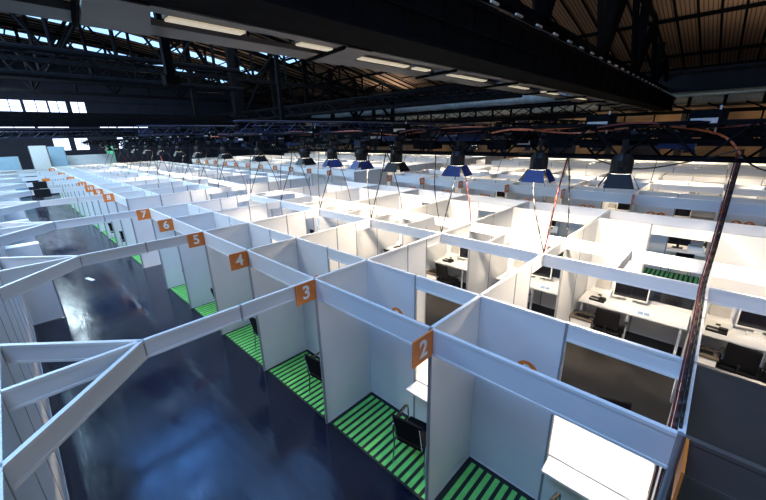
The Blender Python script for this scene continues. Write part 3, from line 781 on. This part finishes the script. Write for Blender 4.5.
struct('trim_21', b.mesh('trim'))
# y running black steel over the right side
for i, (x, z) in enumerate(((12.0, 6.0), (17.5, 6.6), (22.5, 5.6))):
    tag(obj('service_truss', truss_mesh(27, .6, 1.1, 'steel', .05).mesh('service_truss'), None, (x, 4.6, z)), 'black service truss running along the hall, %s from the near side' % ORD[i + 1], 'truss')

# ------------------------------------------------------------------ lights
def area(loc, rot, sx, sy, power, col):
    L = bpy.data.lights.new('daylight_fill', 'AREA'); L.shape = 'RECTANGLE'; L.size = sx; L.size_y = sy; L.energy = power; L.color = col
    o = bpy.data.objects.new('daylight_fill', L); o.location = loc; o.rotation_euler = rot; link(o); return o
BL = (.27, .50, 1.)
area((-5.5, 1.5, 12.5), (0, R(-24), 0), 5, 10, 1650, BL)
area((0.5, 17, 13.4), (0, 0, 0), 5, 6, 800, (.12, .36, 1.))
area((-6, 22, 12.5), (0, R(-20), 0), 5, 18, 4200, (.44, .72, 1.))
area((-4, 40, 11.5), (0, R(-10), 0), 6, 16, 6500, (.70, .90, 1.))
area((-1, -13, 8.0), (R(62), 0, 0), 10, 5, 330, (.86, .91, 1))  # added fill from behind the camera for faces turned to it
area((3, 7, 13.0), (0, R(35), 0), 4, 12, 750, (.2, .45, 1.))  # extra blue fill added to tint the left corridor wall
area((12, 22, 11), (0, 0, 0), 12, 14, 700, (.85, .93, 1.))
area((-8, 8, 11.0), (R(40), 0, R(-10)), 5, 4, 1200, (.92, .97, 1.))  # frontal fill added to lift the far booths
for (px_, py_, pz_, pw_) in ((6, 9, 6.8, 900), (16, 12, 6.8, 1100), (26, 14, 6.8, 1300), (24, -3, 5.2, 900), (14, 0, 5.4, 500), (30, 28, 6.8, 1100), (6, 30, 6.8, 500), (14, 38, 6.8, 900)):  # unseen upward spots added to brighten the roof planks, no fixtures
    L = bpy.data.lights.new('roof_fill', 'SPOT'); L.energy = pw_; L.spot_size = R(130); L.spot_blend = 1; L.color = (1, .82, .66); L.shadow_soft_size = .2
    o = bpy.data.objects.new('roof_fill', L); o.location = (px_, py_, pz_); o.rotation_euler = (R(180), 0, 0); link(o)
for yy in (-4, 2, 8, 16, 26): # spots without fixtures, added to brighten the right wall
    L = bpy.data.lights.new('wall_fill', 'SPOT'); L.energy = 170; L.spot_size = R(120); L.spot_blend = 1; L.color = (1, .75, .45); L.shadow_soft_size = .2
    o = bpy.data.objects.new('wall_fill', L); o.location = (32.5, yy, 4.3); o.rotation_euler = (0, R(-90), 0); link(o)
w = bpy.data.worlds.new('hall_air'); w.use_nodes = True
w.node_tree.nodes['Background'].inputs['Color'].default_value = (.3, .45, .8, 1); w.node_tree.nodes['Background'].inputs['Strength'].default_value = .3
bpy.context.scene.world = w

# ------------------------------------------------------------------ camera
f, yaw, pitch, roll = 351.525, R(43.809), R(18.164), R(-1.217)
F = Vector((math.cos(yaw) * math.cos(pitch), math.sin(yaw) * math.cos(pitch), -math.sin(pitch)))
Rt = Vector((math.sin(yaw), -math.cos(yaw), 0)); U = Rt.cross(F)
R2 = Rt * math.cos(roll) + U * math.sin(roll); U2 = -Rt * math.sin(roll) + U * math.cos(roll)
cam = bpy.data.cameras.new('camera'); co = bpy.data.objects.new('camera', cam); link(co)
mw = Matrix((R2, U2, -F)).transposed().to_4x4(); mw.translation = Vector((-2.573, -1.823, 4.358))
co.matrix_world = mw; cam.sensor_width = 36; cam.lens = f / 766 * 36; cam.clip_end = 300; cam.clip_start = .05
sc = bpy.context.scene; sc.camera = co
sc.view_settings.view_transform = 'Standard'; sc.view_settings.look = 'None'; sc.view_settings.exposure = 0
sc.cycles.max_bounces = 5; sc.cycles.diffuse_bounces = 3; sc.cycles.glossy_bounces = 3; sc.cycles.sample_clamp_indirect = 6
